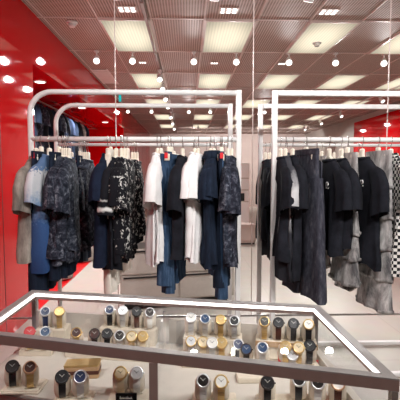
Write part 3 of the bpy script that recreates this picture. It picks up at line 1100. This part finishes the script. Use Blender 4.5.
def watch(px, py, z, case, dial, strap, where, rz=None, tilt=0.0, name='wristwatch'):
    p = onZ(px, py, z)
    if rz is None:
        rz = math.atan2(-(CAM.x - p.x), (CAM.y - p.y)) + PI
        rz = math.atan2((CAM.x - p.x), -(CAM.y - p.y)) * .8 + .0
    st = {'silver': 'steel bracelet', 'gold': 'gold bracelet', 'rose': 'rose gold bracelet', 'gun': 'dark steel bracelet', 'black': 'black strap', 'brown': 'brown strap',
          'navy': 'navy strap', 'red': 'red strap', 'white': 'white strap', 'cream': 'cream strap'}[strap]
    dl = {'black': 'black dial', 'blue': 'blue dial', 'white': 'white dial', 'choc': 'brown dial', 'gold': 'gold dial', 'silver': 'silver dial', 'navy': 'navy dial', 'red': 'red dial', 'gun': 'grey dial', 'cream': 'cream dial', 'rose': 'rose dial'}[dial]
    t = thing(name, 'watch with %s and %s, %s' % (dl, st, where), 'watch', (p.x, p.y, z), rz, 'watches in the display case')
    h = link_mesh('watch_case', wm('watch_case', case_mb, WC[case]), t)
    link_mesh('crown', wm('crown', crown_mb, WC[case]), t)
    link_mesh('bezel', wm('bezel', bz_in, WC[case]), t)
    d = link_mesh('dial', wm('dial', dial_mb, WC[dial]), t)
    link_mesh('hand', wm('hand', hand_mb, WC['white' if dial not in ('white', 'silver', 'cream') else 'black']), d)
    link_mesh('strap', wm('strap', STRAP_L if strap in LINKED else STRAP_S, WC[strap]), t)
    c = thing('watch_cushion', 'cream cushion under the watch with %s, %s' % (dl, where), 'cushion', (p.x, p.y, z), rz, 'cream watch cushions')
    link_mesh('cushion_pad', cush_me, c)
    link_mesh('stand_foot', foot_me, c)
    return t


# risers (name, corners given by two ground points along its front edge)
def riser(label, a, b, depth, z0, z1, mat='cream', lip=None):
    a, b = Vector(a), Vector(b)
    e = (b - a).normalized()
    n = Vector((-e.y, e.x))
    t = thing('display_riser', label, 'riser', ((a.x + b.x) / 2, (a.y + b.y) / 2, z0), math.atan2(e.y, e.x))
    L_ = (b - a).length
    MB().box((-L_ / 2, 0, 0), (L_ / 2, depth, z1 - z0 - .004), .002).build('block', M[mat], t)
    MB().box((-L_ / 2 + .004, .004, z1 - z0 - .004), (L_ / 2 - .004, depth - .004, z1 - z0), .001).build('top_pad', M['cream'], t)
    if lip:
        MB().box((-L_ / 2, -.004, z1 - z0 - .022), (L_ / 2, 0, z1 - z0 + .001), .001).build('edge_strip', M[lip], t)
    return t


ZH, ZM = .822, .778


def span(pa, pb, z, fwd=.035):
    a, b = onZ(*pa, z), onZ(*pb, z)
    return (a.x, a.y - fwd), (b.x, b.y - fwd)


def mk_riser(label, pa, pb, z, depth, mat='cream', lip=None, z0=ZF, fwd=.035):
    a, b = span(pa, pb, z, fwd)
    return riser(label, a, b, depth, z0 + .0005, z, mat, lip)


mk_riser('small cream riser in the back left corner of the watch case', (38, 326), (68, 326), ZH, .075)
mk_riser('long cream riser at the back, left of middle in the watch case', (101, 324), (156, 327), ZH, .075)
mk_riser('long cream riser at the back, right of middle in the watch case', (183, 334), (241, 336), ZH, .075)
mk_riser('cream riser with a wooden edge at the back right of the watch case', (254, 337), (315, 341), ZH, .075, lip='wood')
mk_riser('low cream block under the red and blue watches at left', (22, 346), (54, 346), ZM, .07)
mk_riser('low cream block under the second row watches left of middle', (67, 347), (150, 352), ZM, .07)
mk_riser('low cream block under the second row watches in the middle', (182, 357), (234, 357), ZM, .07)
mk_riser('low cream block under the second row watches at right', (252, 363), (318, 362), ZM, .07)
mk_riser('low cream box with two watches at the front left of the case', (3, 386), (42, 386), ZF + .012, .09)
mk_riser('low cream tray under two watches, second from left at the front', (54, 397), (92, 397), ZF + .010, .08)
mk_riser('cream box with a black name card at the front of the case', (108, 397), (150, 397), ZF + .014, .09)
mk_riser('low cream tray under two watches just right of the middle post', (191, 400), (236, 401), ZF + .010, .09)
mk_riser('low cream tray at the front right of the case', (257, 402), (348, 403), ZF + .010, .09)

W = watch
# back row, on the risers
W(46, 327, ZH, 'silver', 'navy', 'navy', 'back left corner')
W(60, 327, ZH, 'gold', 'gold', 'gold', 'back left corner')
W(110, 325, ZH, 'silver', 'navy', 'black', 'first on the back riser left of middle')
W(123, 326, ZH, 'silver', 'silver', 'silver', 'second on the back riser left of middle')
W(137, 327, ZH, 'gun', 'black', 'brown', 'third on the back riser left of middle')
W(150, 328, ZH, 'silver', 'gun', 'white', 'fourth on the back riser left of middle')
W(191, 334, ZH, 'silver', 'white', 'silver', 'first on the back riser right of middle')
W(205, 335, ZH, 'silver', 'blue', 'silver', 'second on the back riser right of middle')
W(220.5, 336, ZH, 'gold', 'gold', 'gold', 'third on the back riser right of middle')
W(234, 337, ZH, 'silver', 'black', 'silver', 'fourth on the back riser right of middle')
W(264, 338, ZH, 'gold', 'black', 'gold', 'first on the wood edged riser')
W(278, 339, ZH, 'gun', 'black', 'brown', 'second on the wood edged riser')
W(293, 340, ZH, 'black', 'black', 'black', 'third on the wood edged riser')
W(308, 341, ZH, 'gold', 'white', 'black', 'fourth on the wood edged riser')
# middle row
W(30.5, 348, ZM, 'red', 'red', 'gold', 'second row at far left')
W(46, 348, ZM, 'silver', 'blue', 'gun', 'second row beside the red watch')
W(77, 349, ZM, 'gold', 'choc', 'gold', 'second row left of middle')
W(95, 350, ZM, 'gun', 'choc', 'gun', 'second row left of middle')
W(107.5, 350, ZM, 'gun', 'black', 'black', 'second row left of middle')
W(120, 352, ZM, 'silver', 'gun', 'silver', 'second row left of middle')
W(132, 353, ZM, 'gold', 'cream', 'gold', 'second row near the centre')
W(143, 353, ZM, 'gold', 'gold', 'cream', 'second row near the centre')
W(191, 358, ZM, 'gold', 'silver', 'silver', 'second row beside the cyan tag')
W(203, 359, ZM, 'gold', 'cream', 'cream', 'second row right of the cyan tag')
W(212, 360, ZM, 'silver', 'white', 'silver', 'second row right of the cyan tag')
W(221.5, 360, ZM, 'gold', 'gold', 'gold', 'second row right of the cyan tag')
W(238, 361, ZM - .02, 'silver', 'navy', 'black', 'second row between the middle and right blocks')
W(246, 366, ZM - .027, 'gun', 'blue', 'black', 'lying low between the middle and right blocks')
W(262, 365, ZM, 'silver', 'blue', 'silver', 'second row at right')
W(285, 364, ZM, 'gold', 'gold', 'gold', 'second row at right')
W(298, 365, ZM, 'gold', 'cream', 'gold', 'second row at right')
W(309, 363, ZM, 'black', 'black', 'black', 'second row at far right')
W(292, 372, ZF + .001, 'silver', 'silver', 'silver', 'low before the gold watches at right')
# front row
W(13.5, 385, ZF + .012, 'gun', 'gun', 'black', 'front row at far left')
W(31, 386, ZF + .012, 'rose', 'choc', 'gold', 'front row beside the leftmost watch')
W(63, 396, ZF + .010, 'black', 'black', 'black', 'front row second tray')
W(81, 396, ZF + .010, 'silver', 'navy', 'silver', 'front row second tray')
W(121, 392, ZF + .014, 'gold', 'cream', 'cream', 'behind the black name card')
W(137, 392, ZF + .014, 'silver', 'silver', 'white', 'behind the black name card')
W(203, 400, ZF + .010, 'silver', 'gun', 'silver', 'front row right of the middle post')
W(221, 401, ZF + .010, 'gold', 'white', 'gold', 'front row right of the middle post')
W(267, 402, ZF + .010, 'gun', 'black', 'black', 'front row at right')
W(298, 399, ZF + .010, 'silver', 'gun', 'black', 'front row at right')
W(317, 402, ZF + .010, 'silver', 'gun', 'silver', 'front row at right')
W(337, 403, ZF + .010, 'rose', 'white', 'brown', 'front row at far right')

# small cards, tags and box
p = onZ(128, 396, ZF + .014)
t = thing('name_card', 'small black name card with white script in the case', 'card', (p.x, p.y - .036, ZF + .014), math.atan2(-p.x, p.y - CAM.y) * -.2)
MB().box((-.034, -.003, 0), (.034, .003, .030), .001).build('card', M['blackcard'], t)
sc = MB()
x_ = -.020
for i, h in enumerate((.010, .005, .007, .005, .005, .009, .006, .004, .007)):
    sc.tube([(x_, -.0036, .013), (x_ + .001, -.0036, .013 + h), (x_ + .003, -.0036, .0125), (x_ + .0044, -.0036, .014)], .0008, 4)
    x_ += .0044
sc.build('script_lettering', WC['white'], t)


def little_card(name, label, cat, px, py, z, mat, w, h):
    p = onZ(px, py, z)
    t = thing(name, label, cat, (p.x, p.y, z))
    MB().box((-w / 2, -.002, .002), (w / 2, .002, h), .0008, Matrix.Rotation(-.35, 4, 'X')).build('card', M[mat], t)
    MB().box((-w / 2, -.004, 0), (w / 2, .006, .003), .0008).build('card_foot', M[mat], t)
    return t


little_card('price_tag', 'cyan tag in the second row, right of the middle', 'tag', 194, 359.5, ZM, 'cyan', .03, .026)
little_card('price_tag', 'upright red tag beside the gold watches at right', 'tag', 280.5, 367, ZM, 'tagred', .014, .055)
little_card('price_tag', 'red tag at the right edge of the second row', 'tag', 319, 369, ZF + .001, 'tagred', .042, .032)
little_card('price_tag', 'red tag among the front row watches at right', 'tag', 323, 394, ZF + .012, 'tagred', .02, .05)
p = onZ(82, 378, ZF)
t = thing('woven_box', 'small brown and gold banded box in the watch case', 'box', (p.x, p.y - .01, ZF + .0005), .03)
MB().box((-.062, 0, 0), (.062, .055, .045), .004).build('box_body', M['wood'], t)
MB().box((-.0625, -.001, .016), (.0625, .056, .03), .001).build('band', WC['brown'], t)
MB().box((-.0635, -.0015, .045), (.0635, .0565, .052), .003).build('lid', WC['gold'], t)
p = onZ(243, 384, ZF)
t = thing('blank_card', 'cream blank display block right of the centre front watches', 'card', (p.x + .03, p.y - .0, ZF + .0005))
MB().box((-.05, 0, 0), (.05, .06, .02), .004).build('block', M['cream'], t)
# acrylic stands near the divider
for i, (px, py, h) in enumerate(((160, 340, .10), (170, 343, .13), (180, 346, .11))):
    p = onZ(px, py, ZF)
    t = thing('acrylic_stand', 'clear acrylic stand at the middle of the case, %s from left' % ORD[i], 'stand', (p.x, p.y, ZF + .0005), .3, 'clear acrylic stands')
    MB().box((-.018, -.014, 0), (.018, .014, .004), .001).build('base', M['acrylic'], t)
    MB().box((-.016, -.003, .004), (.016, .003, h), .001).build('upright', M['acrylic'], t)
t = thing('side_ledge', 'pale ledge along the right side inside the watch case', 'ledge', (0, 0, 0))
MB().prism([bil(.965, .05), bil(.985, .05), bil(.985, .93), bil(.965, .93)], ZF + .0005, .80).build('ledge_block', M['pad'], t)

# ------------------------------------------------------------------ things beyond the racks
for i, (sx, sy, lab) in enumerate(((-1.80, 3.75, 'grey round topped stool in the red recess, farther one'), (-1.83, 2.6, 'grey round topped stool in the red recess, nearer one'))):
    t = thing('stool', lab, 'stool', (sx, sy, .004), 0, 'grey stools in the recess')
    rr = []
    for z, s_ in ((.01, .97), (.04, 1), (.2, 1), (.26, .95), (.285, .8), (.295, .5)):
        rr.append([(.2 * s_ * math.cos(a), .2 * s_ * math.sin(a), z) for a in [2 * PI * k / 28 for k in range(28)]])
    MB().loft(rr, True).build('seat', M['stool'], t)
    MB().cyl((0, 0, 0), (0, 0, .012), .17, n=24).build('base', M['dark'], t)
# wall rail with clothes high in the recess
t = thing('wall_rail', 'steel hanging rail high in the red recess', 'rail', (XA + .34, 0, 2.60))
MB().tube([(0, 1.5, 0), (0, 7.2, 0)], .014, 10).build('rail', M['steel'], t)
for y_ in (1.6, 4.2, 7.1):
    MB().tube([(0, y_, 0), (-.34, y_, 0)], .01, 8).build('bracket', M['steel'], t)
kinds = ['black', 'darkjean', 'tiedye_dark', 'black', 'navy', 'tiedye', 'black', 'navy', 'darkjean', 'black', 'acid', 'navy', 'blackdenim', 'tiedye_dark']
src = {}
for i in range(12):
    k = kinds[i % len(kinds)]
    y_ = 2.3 + i * .27
    lab = {'black': 'black', 'darkjean': 'dark denim', 'tiedye_dark': 'dark mottled', 'navy': 'navy', 'tiedye': 'charcoal tie dyed', 'jean': 'blue denim', 'acid': 'grey washed', 'blackdenim': 'washed black'}[k]
    if k not in src:
        o = src[k] = make_tee('x', M[k], L=.72, sl=.34, seed=80 + i, th=.07, name='t_shirt', cat='shirt')
    else:
        o = copy_tree(src[k])
    o.location = (XA + .34, y_, 2.53)
    o.rotation_euler = (0, 0, math.radians(rnd.uniform(-12, 12)))
    o['label'] = '%s shirt on the high recess rail, number %s counting from the near end' % (lab, ['one', 'two', 'three', 'four', 'five', 'six', 'seven', 'eight', 'nine', 'ten', 'eleven', 'twelve', 'thirteen', 'fourteen', 'fifteen', 'sixteen', 'seventeen', 'eighteen', 'nineteen', 'twenty'][i])
    o['group'] = 'dark clothes high in the red recess'
# white display tower and tan pouf between the racks
t = thing('display_tower', 'tall white display cabinet far off between the racks', 'cabinet', (1.42, 7.2, 0))
MB().box((-.19, 0, 0), (.19, .4, 1.75), .01).build('body', M['white'], t)
for z in (.75, 1.05, 1.35):
    sh = MB().box((-.17, -.012, z), (.17, 0, z + .03), .003).build('shelf', M['pale'], t)
MB().box((-.06, -.02, .78), (.06, -.001, .98), .004).build('display_panel', M['blackcard'], t)
t = thing('pouf', 'rounded tan pouf standing between the two racks', 'pouf', (1.22, 5.4, 0))
MB().box((-.24, -.2, .03), (.24, .2, .42), .06).build('seat', M['mauve'], t)
MB().box((-.2, -.16, 0), (.2, .16, .03)).build('base', M['dark'], t)

# ------------------------------------------------------------------ world + view
w = bpy.data.worlds.new('world')
S.world = w
w.use_nodes = True
w.node_tree.nodes['Background'].inputs['Color'].default_value = (.9, .88, .86, 1)
w.node_tree.nodes['Background'].inputs['Strength'].default_value = .2
S.view_settings.view_transform = 'Standard'
S.view_settings.look = 'None'
S.view_settings.gamma = 1
S.view_settings.use_curve_mapping = False
S.view_settings.exposure = 0.35
S.cycles.max_bounces = 8
S.cycles.transparent_max_bounces = 16
S.cycles.sample_clamp_indirect = 6
S.cycles.caustics_reflective = False
S.cycles.caustics_refractive = False
